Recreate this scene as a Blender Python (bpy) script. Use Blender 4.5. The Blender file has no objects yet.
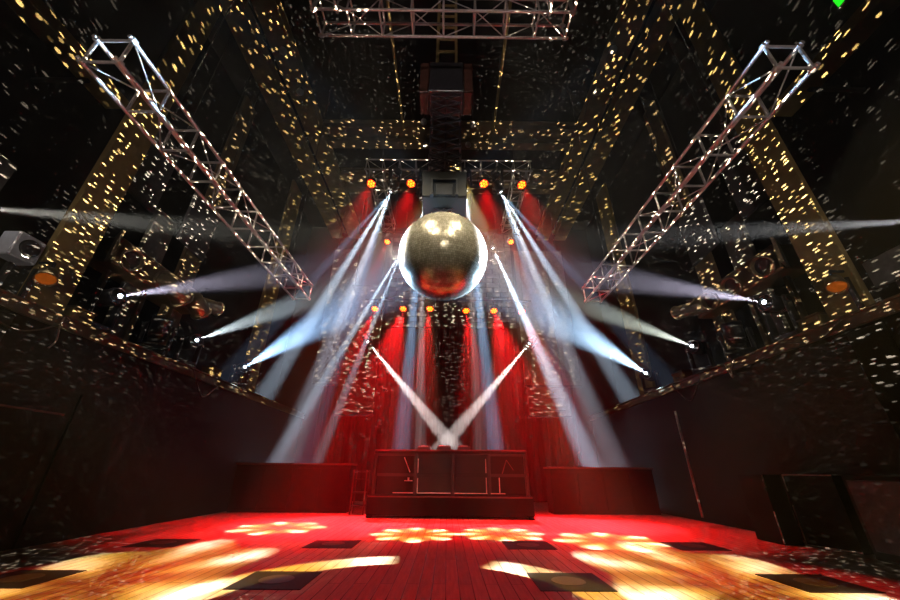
import bpy, math, random
from mathutils import Vector, Matrix, Euler
random.seed(7)
C = bpy.context.scene.collection
SC = bpy.context.scene
R = math.radians
PI = math.pi

# ------------------------------------------------------------------ render look
SC.view_settings.view_transform = 'Standard'
SC.view_settings.look = 'None'
SC.view_settings.gamma = 1
SC.view_settings.use_curve_mapping = False
SC.view_settings.exposure = 0.0
SC.cycles.max_bounces = 5
SC.cycles.diffuse_bounces = 0
SC.cycles.glossy_bounces = 3
SC.cycles.volume_bounces = 0
SC.cycles.transmission_bounces = 2
SC.cycles.caustics_reflective = False
SC.cycles.caustics_refractive = False
SC.cycles.sample_clamp_indirect = 4.0
SC.cycles.use_light_tree = True
SC.cycles.use_denoising = True

# ------------------------------------------------------------------ mesh builder
class MB:
    def __init__(s):
        s.v = []; s.f = []; s.sm = []
    def add(s, vs, fs, smooth=False):
        o = len(s.v)
        s.v += [tuple(p) for p in vs]
        s.f += [tuple(i + o for i in f) for f in fs]
        s.sm += [smooth] * len(fs)
    def box(s, c, d, rot=None, bev=0.0, taper=1.0):
        hx, hy, hz = d[0]/2, d[1]/2, d[2]/2
        M = rot if rot is not None else Matrix.Identity(3)
        c = Vector(c)
        if bev <= 0:
            vs = [Vector((x*hx*(taper if z > 0 else 1), y*hy*(taper if z > 0 else 1), z*hz)) for z in (-1, 1) for x, y in ((-1,-1),(1,-1),(1,1),(-1,1))]
            fs = [(3,2,1,0),(4,5,6,7),(0,1,5,4),(1,2,6,5),(2,3,7,6),(3,0,4,7)]
            s.add([c + M @ v for v in vs], fs); return
        b = min(bev, hx*.9, hy*.9, hz*.9)
        rings = []
        def ring(z, i):
            x, y = hx - i, hy - i
            return [(-x+b,-y),(x-b,-y),(x,-y+b),(x,y-b),(x-b,y),(-x+b,y),(-x,y-b),(-x,-y+b)], z
        vs = []
        for z, i in ((-hz, b), (-hz+b, 0), (hz-b, 0), (hz, b)):
            pts, zz = ring(z, i)
            t = taper if z > 0 else 1
            vs += [c + M @ Vector((p[0]*t, p[1]*t, zz)) for p in pts]
        fs = [tuple(range(7,-1,-1)), tuple(range(24,32))]
        for k in range(3):
            for i in range(8):
                j = (i+1) % 8
                fs.append((k*8+i, k*8+j, k*8+8+j, k*8+8+i))
        s.add(vs, fs)
    def tube(s, a, b, r, n=8, r2=None, caps=True, smooth=True):
        a, b = Vector(a), Vector(b)
        d = (b - a)
        if d.length < 1e-6: return
        q = d.to_track_quat('Z', 'Y').to_matrix()
        r2 = r if r2 is None else r2
        vs = []
        for p, rr in ((a, r), (b, r2)):
            for i in range(n):
                t = 2*PI*i/n
                vs.append(p + q @ Vector((rr*math.cos(t), rr*math.sin(t), 0)))
        fs = [(i, (i+1) % n, n+(i+1) % n, n+i) for i in range(n)]
        s.add(vs, fs, smooth)
        if caps:
            s.add(vs[:n], [tuple(range(n-1, -1, -1))]); s.add(vs[n:], [tuple(range(n))])
    def lathe(s, prof, c=(0,0,0), axis=(0,0,1), n=24, smooth=True, caps=True):
        c = Vector(c); q = Vector(axis).normalized().to_track_quat('Z', 'Y').to_matrix()
        vs = []
        for r, z in prof:
            for i in range(n):
                t = 2*PI*i/n
                vs.append(c + q @ Vector((r*math.cos(t), r*math.sin(t), z)))
        fs = []
        for k in range(len(prof)-1):
            for i in range(n):
                j = (i+1) % n
                fs.append((k*n+i, k*n+j, (k+1)*n+j, (k+1)*n+i))
        s.add(vs, fs, smooth)
        if caps:
            if prof[0][0] > 1e-4: s.add(vs[:n], [tuple(range(n-1,-1,-1))])
            if prof[-1][0] > 1e-4: s.add(vs[-n:], [tuple(range(n))])
    def path(s, pts, r, n=6):
        # swept tube along a polyline
        P = [Vector(p) for p in pts]
        vs = []
        for k, p in enumerate(P):
            d = (P[min(k+1, len(P)-1)] - P[max(k-1, 0)]).normalized()
            q = d.to_track_quat('Z', 'Y').to_matrix()
            rr = r[k] if isinstance(r, (list, tuple)) else r
            for i in range(n):
                t = 2*PI*i/n
                vs.append(p + q @ Vector((rr*math.cos(t), rr*math.sin(t), 0)))
        fs = []
        for k in range(len(P)-1):
            for i in range(n):
                j = (i+1) % n
                fs.append((k*n+i, k*n+j, (k+1)*n+j, (k+1)*n+i))
        s.add(vs, fs, True)
        s.add(vs[:n], [tuple(range(n-1,-1,-1))]); s.add(vs[-n:], [tuple(range(n))])
    def torus(s, c, axis, R_, r, n=24, m=8, a0=0, a1=2*PI):
        q = Vector(axis).normalized().to_track_quat('Z', 'Y').to_matrix()
        pts = []
        full = abs(a1 - a0 - 2*PI) < 1e-6
        k = n
        vs = []
        for i in range(k if full else k+1):
            t = a0 + (a1-a0)*i/k
            for j in range(m):
                p = 2*PI*j/m
                vs.append(Vector(c) + q @ Vector(((R_+r*math.cos(p))*math.cos(t), (R_+r*math.cos(p))*math.sin(t), r*math.sin(p))))
        cnt = k if full else k+1
        fs = []
        for i in range(k):
            i2 = (i+1) % cnt
            for j in range(m):
                j2 = (j+1) % m
                fs.append((i*m+j, i2*m+j, i2*m+j2, i*m+j2))
        s.add(vs, fs, True)
    def build(s, name, m, parent=None, off=(0,0,0)):
        me = bpy.data.meshes.new(name)
        ox = Vector(off)
        me.from_pydata([tuple(Vector(p) - ox) for p in s.v], [], s.f)
        me.polygons.foreach_set('use_smooth', s.sm)
        me.materials.append(m)
        me.update()
        o = bpy.data.objects.new(name, me)
        C.objects.link(o)
        if parent is not None: o.parent = parent
        else: o.location = ox
        return o

def thing(name, label, cat, loc=(0,0,0), group=None):
    o = bpy.data.objects.new(name, None); C.objects.link(o)
    o.empty_display_size = .1
    o.location = loc; o['label'] = label; o['category'] = cat; o['kind'] = 'thing'
    if group: o['group'] = group
    return o
def tag(o, label, cat, group=None):
    o['label'] = label; o['category'] = cat; o['kind'] = 'thing'
    if group: o['group'] = group
    return o
def struct(o, label=None, cat=None):
    o['kind'] = 'structure'
    if label: o['label'] = label
    if cat: o['category'] = cat
    return o

# ------------------------------------------------------------------ materials
def mat(name, col, rough=.5, metal=0.0, var=.25, scale=6.0, bump=0.0, emit=None, es=0.0, spec=.5, stretch=None):
    m = bpy.data.materials.new(name); m.use_nodes = True
    nt = m.node_tree; b = nt.nodes['Principled BSDF']
    b.inputs['Roughness'].default_value = rough; b.inputs['Metallic'].default_value = metal
    b.inputs['Specular IOR Level'].default_value = spec
    tc = nt.nodes.new('ShaderNodeTexCoord')
    src = tc.outputs['Object']
    if stretch:
        mp = nt.nodes.new('ShaderNodeMapping'); mp.inputs['Scale'].default_value = stretch
        nt.links.new(src, mp.inputs['Vector']); src = mp.outputs['Vector']
    nz = nt.nodes.new('ShaderNodeTexNoise'); nz.inputs['Scale'].default_value = scale; nz.inputs['Detail'].default_value = 5
    nt.links.new(src, nz.inputs['Vector'])
    rp = nt.nodes.new('ShaderNodeValToRGB')
    rp.color_ramp.elements[0].position = .3; rp.color_ramp.elements[1].position = .7
    rp.color_ramp.elements[0].color = tuple(c*(1-var) for c in col) + (1,)
    rp.color_ramp.elements[1].color = tuple(min(1, c*(1+var)) for c in col) + (1,)
    nt.links.new(nz.outputs['Fac'], rp.inputs['Fac'])
    nt.links.new(rp.outputs['Color'], b.inputs['Base Color'])
    if bump:
        bp = nt.nodes.new('ShaderNodeBump'); bp.inputs['Strength'].default_value = bump; bp.inputs['Distance'].default_value = .02
        nt.links.new(nz.outputs['Fac'], bp.inputs['Height']); nt.links.new(bp.outputs['Normal'], b.inputs['Normal'])
    if emit:
        b.inputs['Emission Color'].default_value = tuple(emit) + (1,); b.inputs['Emission Strength'].default_value = es
    return m

M = {}
M['wall'] = mat('black_wall_paint', (.0068,.0063,.0066), .75, scale=2, bump=.15, spec=.12)
M['wall_low'] = M['wall']
M['ceil'] = mat('black_ceiling', (.0035,.0035,.004), .9, scale=2, spec=.1)
M['ochre'] = mat('ochre_painted_steel', (.28,.20,.075), .6, scale=3, var=.3)
M['brown_steel'] = mat('brown_painted_steel', (.16,.115,.06), .6, scale=3, var=.3)
M['beam'] = mat('dull_ochre_beam_paint', (.20,.14,.05), .65, scale=3, var=.3)
M['greysteel'] = mat('grey_painted_column', (.15,.14,.12), .6, scale=3, var=.3)
M['panel'] = mat('grey_felt_panel', (.13,.125,.13), .9, scale=40, var=.2, spec=.1)
M['screen'] = mat('grey_screen_cloth', (.17,.16,.15), .85, scale=12, var=.2, spec=.1)
M['truss'] = mat('aluminium_truss', (.62,.58,.56), .38, .55, scale=20, var=.12)
M['black'] = mat('black_powder_coat', (.014,.014,.015), .45, scale=12)
M['blackmatte'] = mat('matte_black_wood', (.005,.005,.005), .8, scale=8, spec=.1)
M['plastic'] = mat('dark_plastic_shell', (.05,.05,.055), .3, scale=10)
M['white'] = mat('white_speaker_paint', (.72,.73,.78), .5, scale=8, var=.1)
M['metaledge'] = mat('worn_metal_edging', (.75,.62,.57), .5, .2, scale=20)
M['brass'] = mat('gold_ball_cap', (.65,.46,.16), .35, .8, scale=20)
M['duct'] = mat('galvanised_duct', (.24,.19,.12), .42, .5, scale=9)
M['cloth'] = mat('dark_drape', (.045,.036,.038), .9, scale=3, var=.3, stretch=(6,6,.4), spec=.1)
M['glass'] = mat('smoked_acrylic', (.02,.019,.02), .3, scale=3)
M['cable'] = mat('grey_cable', (.16,.14,.12), .6, scale=20)
M['rubber'] = mat('black_rubber', (.01,.01,.01), .7, scale=20)
M['led_hot'] = mat('led_orange', (.8,.2,.03), .4, emit=(1,.21,.008), es=5.0)
M['led_red'] = mat('led_red', (.8,.04,.02), .4, emit=(1,.012,.004), es=1.6)
M['lens_on'] = mat('lens_white_lit', (.8,.9,1), .2, emit=(.8,.92,1), es=9.0)
M['lens_off'] = mat('lens_dark_glass', (.02,.02,.025), .08, scale=4)
M['amber'] = mat('amber_gel_lit', (.22,.05,.01), .4, emit=(1,.20,.012), es=.2, scale=14, var=.5)
M['green'] = mat('green_exit_panel', (.05,.5,.05), .4, emit=(.02,1,.02), es=1.0)
M['redled'] = mat('red_status_led', (.6,.02,.05), .4, emit=(1,.01,.06), es=.7)
M['violet'] = mat('violet_display', (.2,.05,.5), .4, emit=(.35,.08,1), es=.5)
M['redcab'] = mat('red_stained_wood', (.12,.05,.035), .6, scale=6)
M['bulb'] = mat('frosted_globe', (.55,.52,.50), .35, scale=6)
M['floorbox'] = mat('charcoal_floor_plate', (.009,.0085,.012), .55, scale=14, spec=.2)
M['floorlens'] = mat('frosted_floor_lens', (.03,.02,.024), .4, scale=14)
M['jog'] = mat('jog_wheel_metal', (.35,.35,.36), .3, .7, scale=14)
M['strip'] = mat('pale_strap', (.85,.78,.72), .5, scale=14)

# floor: dark planks running away from the camera
def floor_mat():
    m = bpy.data.materials.new('dark_floor_planks'); m.use_nodes = True
    nt = m.node_tree; b = nt.nodes['Principled BSDF']; L = nt.links.new
    tc = nt.nodes.new('ShaderNodeTexCoord')
    mp = nt.nodes.new('ShaderNodeMapping'); mp.inputs['Rotation'].default_value = (0,0,PI/2)
    L(tc.outputs['Object'], mp.inputs['Vector'])
    br = nt.nodes.new('ShaderNodeTexBrick')
    br.inputs['Scale'].default_value = 1.0; br.inputs['Brick Width'].default_value = 2.2; br.inputs['Row Height'].default_value = .13
    br.inputs['Mortar Size'].default_value = .006; br.inputs['Mortar Smooth'].default_value = .3
    br.inputs['Color1'].default_value = (.60,.53,.47,1); br.inputs['Color2'].default_value = (.47,.41,.37,1); br.inputs['Mortar'].default_value = (.05,.04,.035,1)
    L(mp.outputs['Vector'], br.inputs['Vector'])
    mp2 = nt.nodes.new('ShaderNodeMapping'); mp2.inputs['Scale'].default_value = (14, 1.2, 1)
    L(tc.outputs['Object'], mp2.inputs['Vector'])
    nz = nt.nodes.new('ShaderNodeTexNoise'); nz.inputs['Scale'].default_value = 2.5; nz.inputs['Detail'].default_value = 6
    L(mp2.outputs['Vector'], nz.inputs['Vector'])
    mx = nt.nodes.new('ShaderNodeMixRGB'); mx.blend_type = 'MULTIPLY'; mx.inputs['Fac'].default_value = .7
    rp = nt.nodes.new('ShaderNodeValToRGB'); rp.color_ramp.elements[0].color = (.45,.45,.45,1); rp.color_ramp.elements[0].position=.3; rp.color_ramp.elements[1].position=.75
    L(nz.outputs['Fac'], rp.inputs['Fac'])
    L(br.outputs['Color'], mx.inputs['Color1']); L(rp.outputs['Color'], mx.inputs['Color2'])
    L(mx.outputs['Color'], b.inputs['Base Color'])
    b.inputs['Roughness'].default_value = .5
    b.inputs['Specular IOR Level'].default_value = .3
    bp = nt.nodes.new('ShaderNodeBump'); bp.inputs['Strength'].default_value = .25; bp.inputs['Distance'].default_value = .01
    L(br.outputs['Fac'], bp.inputs['Height']); bp.invert = True
    L(bp.outputs['Normal'], b.inputs['Normal'])
    return m
M['floor'] = floor_mat()

# mirror tiles: each little glass square has its own slight tone
def tile_mat():
    m = bpy.data.materials.new('mirror_glass_tiles'); m.use_nodes = True
    nt = m.node_tree; b = nt.nodes['Principled BSDF']; L = nt.links.new
    g = nt.nodes.new('ShaderNodeNewGeometry')
    rp = nt.nodes.new('ShaderNodeValToRGB')
    rp.color_ramp.elements[0].color = (.56,.50,.38,1); rp.color_ramp.elements[1].color = (.92,.87,.74,1)
    L(g.outputs['Random Per Island'], rp.inputs['Fac']); L(rp.outputs['Color'], b.inputs['Base Color'])
    b.inputs['Metallic'].default_value = .56; b.inputs['Roughness'].default_value = .24
    return m
M['tile'] = tile_mat()

# ------------------------------------------------------------------ haze (the fog that shows the beams) fills the hall
W = bpy.data.worlds.new('hall_haze'); SC.world = W; W.use_nodes = True
nt = W.node_tree
nt.nodes['Background'].inputs['Color'].default_value = (0,0,0,1)
nt.nodes['Background'].inputs['Strength'].default_value = 0
HAZE = .005
vs_ = nt.nodes.new('ShaderNodeVolumeScatter')
vs_.inputs['Color'].default_value = (1,1,1,1); vs_.inputs['Density'].default_value = HAZE; vs_.inputs['Anisotropy'].default_value = .6
nt.links.new(vs_.outputs['Volume'], nt.nodes['World Output'].inputs['Volume'])

# ------------------------------------------------------------------ camera
cam = bpy.data.cameras.new('camera'); co = bpy.data.objects.new('camera', cam); C.objects.link(co)
cam.sensor_width = 36; cam.lens = 355/900*36; cam.clip_start = .02
P_ = R(25.85); YAW = math.atan(2/355*math.cos(P_)); ROLL = R(.4)
rot = Matrix.Rotation(-YAW, 3, 'Z') @ Matrix.Rotation(PI/2 + P_, 3, 'X') @ Matrix.Rotation(ROLL, 3, 'Z')
co.matrix_world = Matrix.Translation((0,0,1.0)) @ rot.to_4x4()
SC.camera = co

# ------------------------------------------------------------------ lights
class G:
    """small helper for light node graphs"""
    def __init__(s, nt): s.nt = nt
    def n(s, t, **k):
        x = s.nt.nodes.new(t)
        for a, b in k.items(): setattr(x, a, b)
        return x
    def m(s, op, a, b=None, c=None, clamp=False):
        x = s.nt.nodes.new('ShaderNodeMath'); x.operation = op; x.use_clamp = clamp
        for i, q in enumerate((a, b, c)):
            if q is None: continue
            if isinstance(q, (int, float)): x.inputs[i].default_value = q
            else: s.nt.links.new(q, x.inputs[i])
        return x.outputs[0]

def lamp(name, pos, target, col, power, deg, blend=.4, rad=.03, parent=None):
    l = bpy.data.lights.new(name, 'SPOT'); l.energy = power; l.color = col
    l.spot_size = R(deg); l.spot_blend = blend; l.shadow_soft_size = rad
    o = bpy.data.objects.new(name, l); C.objects.link(o)
    d = (Vector(target) - Vector(pos)).normalized()
    p = Vector(pos)
    if parent is not None:
        o.parent = parent; p = p - parent.location
    o.matrix_local = Matrix.Translation(p) @ d.to_track_quat('-Z', 'Y').to_matrix().to_4x4()
    return o

def speckle(l, Mw, seed, k1=21., k2=86.):
    """lamp pattern standing in for the small reflections a mirror ball throws, by true azimuth and height angle"""
    l.use_nodes = True; nt = l.node_tree; g = G(nt)
    em = nt.nodes['Emission']
    tc = g.n('ShaderNodeTexCoord')
    def dot(row):
        v = g.n('ShaderNodeVectorMath', operation='DOT_PRODUCT'); nt.links.new(tc.outputs['Normal'], v.inputs[0]); v.inputs[1].default_value = tuple(row); return v.outputs['Value']
    x, y, z = (dot(Mw[i]) for i in range(3))
    fac = g.m('SUBTRACT', 1.0, g.m('MULTIPLY', g.m('GREATER_THAN', z, .6), .34))   # fewer, larger spots high up in the pattern
    az = g.m('MULTIPLY', g.m('ARCTAN2', y, x), g.m('MULTIPLY', fac, k1)); el = g.m('MULTIPLY', g.m('ARCSINE', z), g.m('MULTIPLY', fac, k2))
    cb = g.n('ShaderNodeCombineXYZ'); nt.links.new(az, cb.inputs[0]); nt.links.new(el, cb.inputs[1])
    ad = g.n('ShaderNodeVectorMath', operation='ADD'); nt.links.new(cb.outputs[0], ad.inputs[0]); ad.inputs[1].default_value = (seed*13.7, seed*5.1, 0)
    vo = g.n('ShaderNodeTexVoronoi', voronoi_dimensions='2D'); vo.inputs['Scale'].default_value = 1
    nt.links.new(ad.outputs[0], vo.inputs['Vector'])
    sc = g.n('ShaderNodeSeparateColor'); nt.links.new(vo.outputs['Color'], sc.inputs[0])
    size = g.m('ADD', g.m('MULTIPLY', sc.outputs[1], .10), .15)
    spot = g.m('MULTIPLY', g.m('SUBTRACT', size, vo.outputs['Distance']), 14.0, clamp=True)
    on = g.m('MULTIPLY', g.m('SUBTRACT', sc.outputs[0], .22), 1.5, clamp=True)
    nz = g.n('ShaderNodeTexNoise'); nz.inputs['Scale'].default_value = 2.2; nz.inputs['Detail'].default_value = 2
    nt.links.new(tc.outputs['Normal'], nz.inputs['Vector'])
    pat = g.m('MULTIPLY', g.m('SUBTRACT', nz.outputs['Fac'], .32), 4.0, clamp=True)
    hgt = g.m('ADD', g.m('MULTIPLY', g.m('ADD', z, .42), 2.2, clamp=True), .14)
    hgt = g.m('MULTIPLY', hgt, g.m('ADD', 1.0, g.m('MULTIPLY', g.m('MAXIMUM', z, 0.0), 1.3)))
    st = g.m('MULTIPLY', g.m('MULTIPLY', g.m('MULTIPLY', g.m('MULTIPLY', spot, on), .1), g.m('ADD', g.m('MULTIPLY', pat, .6), .4)), hgt)
    nt.links.new(st, em.inputs['Strength'])

def gobo(l, half, lobes, kind='flower', rot=0.0):
    """a patterned wheel inside the lamp: petals of white and yellow"""
    l.use_nodes = True; nt = l.node_tree; g = G(nt); em = nt.nodes['Emission']
    tc = g.n('ShaderNodeTexCoord'); sp = g.n('ShaderNodeSeparateXYZ'); nt.links.new(tc.outputs['Normal'], sp.inputs[0])
    x, y, z = sp.outputs
    k = 1/math.tan(R(half))
    az = g.m('ABSOLUTE', z)
    px = g.m('MULTIPLY', g.m('DIVIDE', x, az), k); py = g.m('MULTIPLY', g.m('DIVIDE', y, az), k)
    r = g.m('SQRT', g.m('ADD', g.m('MULTIPLY', px, px), g.m('MULTIPLY', py, py)))
    th = g.m('ARCTAN2', py, px)
    wave = g.m('ADD', g.m('MULTIPLY', g.m('COSINE', g.m('ADD', g.m('MULTIPLY', th, lobes), rot)), .5), .5)
    edge_r = g.m('ADD', g.m('MULTIPLY', wave, .17), .80)
    inside = g.m('MULTIPLY', g.m('SUBTRACT', edge_r, r), 14.0, clamp=True)
    ring = g.m('MULTIPLY', g.m('SUBTRACT', r, .22), 3.0, clamp=True)
    nz = g.n('ShaderNodeTexNoise'); nz.inputs['Scale'].default_value = 3.0; nz.inputs['Detail'].default_value = 2
    cb = g.n('ShaderNodeCombineXYZ'); nt.links.new(px, cb.inputs[0]); nt.links.new(py, cb.inputs[1]); cb.inputs[2].default_value = rot*3
    nt.links.new(cb.outputs[0], nz.inputs['Vector'])
    pet = g.m('POWER', wave, 1.6)
    hot = g.m('MULTIPLY', g.m('MULTIPLY', pet, g.m('MULTIPLY', g.m('SUBTRACT', r, .35), 2.2, clamp=True)), g.m('MULTIPLY', g.m('SUBTRACT', nz.outputs['Fac'], .25), 2.2, clamp=True))
    base = g.m('ADD', g.m('MULTIPLY', pet, .6), .24)
    if kind == 'ring':          # two open arcs, left and right
        wd = g.m('ABSOLUTE', g.m('COSINE', g.m('SUBTRACT', th, rot)))
        arc = g.m('MULTIPLY', g.m('SUBTRACT', wd, .30), 9.0, clamp=True)
        inside = g.m('MULTIPLY', arc, g.m('MULTIPLY', g.m('MULTIPLY', g.m('SUBTRACT', 1.0, r), 20.0, clamp=True), g.m('MULTIPLY', g.m('SUBTRACT', r, .55), 20.0, clamp=True)))
        base = g.m('ADD', g.m('MULTIPLY', nz.outputs['Fac'], .8), .3)
    st = g.m('MULTIPLY', inside, g.m('ADD', g.m('MULTIPLY', base, g.m('ADD', g.m('MULTIPLY', ring, .8), .2)), g.m('MULTIPLY', hot, 1.5)))
    mx = g.n('ShaderNodeMixRGB'); mx.inputs['Color1'].default_value = (1,.62,.06,1); mx.inputs['Color2'].default_value = (1,.90,.68,1)
    nt.links.new(g.m('MULTIPLY', hot, 1.6, clamp=True), mx.inputs['Fac']); nt.links.new(mx.outputs[0], em.inputs['Color'])
    nt.links.new(st, em.inputs['Strength'])

# ------------------------------------------------------------------ the hall
WX = 6.0; UX = 7.3; YB = 15.4; YF = -5.0; ZC = 12.7; LZ = 3.12
b = MB(); b.box((0, (YB+YF)/2, -.1), (15.2, YB-YF+.6, .2)); struct(b.build('floor', M['floor']), 'dark plank dance floor lit red with bright patterns', 'floor')
b = MB(); b.box((0, (YB+YF)/2, ZC+.1), (15.2, YB-YF+.6, .2)); struct(b.build('ceiling', M['ceil']), 'black ceiling high above the hall', 'ceiling')
for s, side in ((-1, 'left'), (1, 'right')):
    b = MB()
    b.box((s*(WX+.1), (YB+YF)/2, (LZ-.14)/2), (.2, YB-YF, LZ-.14))
    struct(b.build('wall_'+side, M['wall']), 'black %s side wall under the ledge' % side, 'wall')
    b = MB(); b.box((s*(UX+.1), (YB+YF)/2, (ZC+LZ)/2), (.2, YB-YF, ZC-LZ))
    struct(b.build('wall_'+side, M['wall']), 'black upper %s wall set back behind the ledge' % side, 'wall')
    b = MB()
    b.box((s*(WX+UX)/2, (YB+YF)/2, LZ-.07), (UX-WX+.12, YB-YF, .14), bev=.02)
    b.box((s*(WX-.04), (YB+YF)/2, LZ-.12), (.06, YB-YF, .1))
    b.tube((s*(WX-.06), YF, LZ+.01), (s*(WX-.06), YB, LZ+.01), .025)
    o = b.build('trim_1' if s < 0 else 'trim_2', M['brown_steel']); struct(o, 'ledge running along the %s wall' % side, 'ledge')
b = MB(); b.box((0, YB+.1, ZC/2), (15, .2, ZC)); struct(b.build('wall_back', M['wall']), 'dark back wall behind the stage', 'wall')
b = MB(); b.box((0, YF-.1, ZC/2), (15, .2, ZC)); struct(b.build('wall_front', M['wall']), 'dark wall at the near end of the hall', 'wall')

# columns on the ledge and ceiling steelwork
def column(s, y0, y1, x, m, z1=12.0):
    b = MB(); yc = (y0+y1)/2; w = y1-y0
    b.box((s*(x+.05), yc, (LZ+z1)/2), (.10, w, z1-LZ), bev=.012)
    b.box((s*(x+.05), yc, LZ+.02), (.16, w+.10, .04))
    struct(b.build('column', m), 'steel column standing on the %s ledge' % ('left' if s < 0 else 'right'), 'column')
for s in (-1, 1):
    column(s, 1.6, 2.2, 6.0, M['ochre']); column(s, 4.52, 5.12, 6.0, M['ochre'])
    column(s, 7.55, 8.15, 6.6, M['brown_steel']); column(s, 11.25, 12.15, 6.5, M['ochre'])
    column(s, 6.45, 7.05, 6.62, M['greysteel'], 6.4)
def ibeam(a, b_, w, h, m, label):
    mb = MB(); a, b_ = Vector(a), Vector(b_); d = b_-a; L = d.length
    along = 'x' if abs(d.x) > abs(d.y) else 'y'
    c = (a+b_)/2
    def bx(dz, ww, hh):
        mb.box((c.x, c.y, c.z+dz), (L, ww, hh) if along == 'x' else (ww, L, hh))
    bx(-h/2+.02, w, .04); bx(h/2-.02, w, .04); bx(0, w*.15, h)
    struct(mb.build('ceiling_beam', m), label, 'beam')
for s in (-1, 1):
    sd = 'left' if s < 0 else 'right'
    for x, q in ((5.80, 'outer'), (4.90, 'inner')):
        ibeam((s*x, YF, 12.2), (s*x, YB, 12.2), .62, .4, M['beam'], '%s steel roof beam running down the %s side' % (q, sd))
for y, q in ((8.86, 'first'), (9.45, 'second'), (11.1, 'third'), (11.8, 'fourth')):
    ibeam((-4.55, y, 12.2), (4.55, y, 12.2), .34, .4, M['brown_steel'], 'cross beam over the hall, %s counted from the dance floor' % q)
for x in (-1.64, 1.53):
    b = MB(); b.tube((x, -1, 11.9), (x, 8.7, 11.9), .045); b.build('ceiling_pipe', M['ochre'])
    o = C.objects['ceiling_pipe' if x < 0 else 'ceiling_pipe.001']
    tag(o, 'thin ochre pipe under the ceiling, %s of the ball hoist' % ('left' if x < 0 else 'right'), 'pipe', 'pipes under the ceiling')
    for yy in (1, 5, 8.6):
        b = MB(); b.tube((x, yy, 11.9), (x, yy, ZC-.004), .012, 6); b.build('hanger_rod', M['black'], o)
# wall ducts on the upper side walls near the camera
for s in (-1, 1):
    t = thing('cable_tray', 'ochre cable tray high on the %s wall, running to the near column' % ('left' if s < 0 else 'right'), 'cable tray', (s*6.32, 1.05, 7.15), 'wall cable trays')
    b = MB(); b.box((0, .9, 0), (.34, 5.1, .06)); b.box((.17, .9, .08), (.03, 5.1, .2)); b.box((-.17, .9, .08), (.03, 5.1, .2)); b.build('tray', M['ochre'], t)
    for k in range(4):
        b = MB(); b.path([(-.1+.06*k, -1.6+.5*i, .06+.02*math.sin(i*1.3+k)) for i in range(11)], .022); b.build('cable', M['brass'], t)
    for yy in (-.9, .9, 2.9):
        b = MB(); b.box((s*.47, yy, -.05), (.98, .06, .06)); b.build('bracket', M['black'], t)

# ------------------------------------------------------------------ trusses
def truss_mesh(A, B, up, size, r, bay, chords, lace):
    A, B = Vector(A), Vector(B); d = (B-A).normalized(); up = Vector(up).normalized(); sd = d.cross(up).normalized()
    h = size/2; L = (B-A).length
    cor = [(-1,-1),(1,-1),(1,1),(-1,1)]
    off = [sd*(h*i) + up*(h*j) for i, j in cor]
    for o in off:
        m = MB(); m.tube(A+o - d*.06, B+o + d*.06, r, 10); chords.append(m)
    n = max(1, round(L/bay)); st = L/n
    for k in range(n+1):
        p = A + d*(st*k)
        for i in range(4): lace.tube(p+off[i], p+off[(i+1) % 4], r*.75, 6)
        if k < n:
            q = A + d*(st*(k+1))
            for i in (0, 2) if k % 2 else (1, 3):
                a, c = off[i], off[(i+1) % 4]
                if (k+i) % 2: a, c = c, a
                lace.tube(p+a, q+c, r*.42, 6)
    for k in (0, n):                                                   # end plates
        p = A + d*(st*k)
        for o in off: lace.tube(p+o-d*.03, p+o+d*.03, r*1.6, 10)
def make_truss(name, label, segs, size, r, bay, hangs, group=None):
    loc = Vector(segs[0][0])
    t = thing(name, label, 'truss', loc, group)
    lace = MB(); chords = []
    for a, c in segs: truss_mesh(Vector(a)-loc, Vector(c)-loc, (0,0,1), size, r, bay, chords, lace)
    for m in chords: m.build('chord', M['truss'], t)
    lace.build('lacing', M['truss'], t)
    for p in hangs:
        q = Vector(p)-loc; b = MB()
        b.tube(q, (q.x, q.y, ZC-.004-loc.z), .008, 5)
        b.torus(q, (1,0,0), .05, .01, 12, 6)
        b.build('hanging_wire', M['black'], t)
    return t
make_truss('box_truss', 'silver box truss hanging along the left side of the hall', [((-4,2.5,5.4),(-4,8.7,5.42))], .42, .026, .64, [(-4,3.5,5.62),(-4,7.7,5.62)])
make_truss('box_truss', 'silver box truss hanging along the right side of the hall', [((4,2.5,5.45),(4,8.8,5.47))], .42, .026, .64, [(4,3.5,5.67),(4,7.7,5.67)])
ox = -.13
make_truss('square_truss', 'silver square of box truss overhead at the top of the picture',
    [((ox-2.17,3.46,8.2),(ox+2.17,3.46,8.2)), ((ox-2.0,3.25,8.2),(ox-2.0,-.6,8.2)), ((ox+2.0,3.25,8.2),(ox+2.0,-.6,8.2)), ((ox-2.17,-.8,8.2),(ox+2.17,-.8,8.2))], .40, .024, .56,
    [(ox-2,3.46,8.4),(ox+2,3.46,8.4),(ox-2,-.8,8.4),(ox+2,-.8,8.4)])
make_truss('stage_truss', 'silver three-sided box truss high behind the mirror ball', [((-2.86,9.2,10.5),(2.78,9.2,10.5)), ((-2.6,9.45,10.5),(-2.6,12.5,10.5)), ((2.52,9.45,10.5),(2.52,12.5,10.5))], .46, .024, .55,
    [(-2.4,9.2,10.73),(2.3,9.2,10.73),(-2.6,12.2,10.73),(2.52,12.2,10.73)])
def pipe_bar(label, a, c, hangs):
    t = thing('lighting_bar', label, 'lighting bar', a)
    A = Vector(a); b = MB(); b.tube((0,0,0), Vector(c)-A, .03, 10); b.build('pipe', M['black'], t)
    for h in hangs:
        b = MB(); q = Vector(h)-A; b.tube(q, (q.x, q.y, ZC-.004-A.z), .008, 5); b.build('hanging_wire', M['black'], t)
pipe_bar('black bar carrying the lower row of six red lamps', (-3.3,12.75,7.17), (3.3,12.75,7.17), [(-2.4,12.75,7.17),(2.4,12.75,7.17)])
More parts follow.
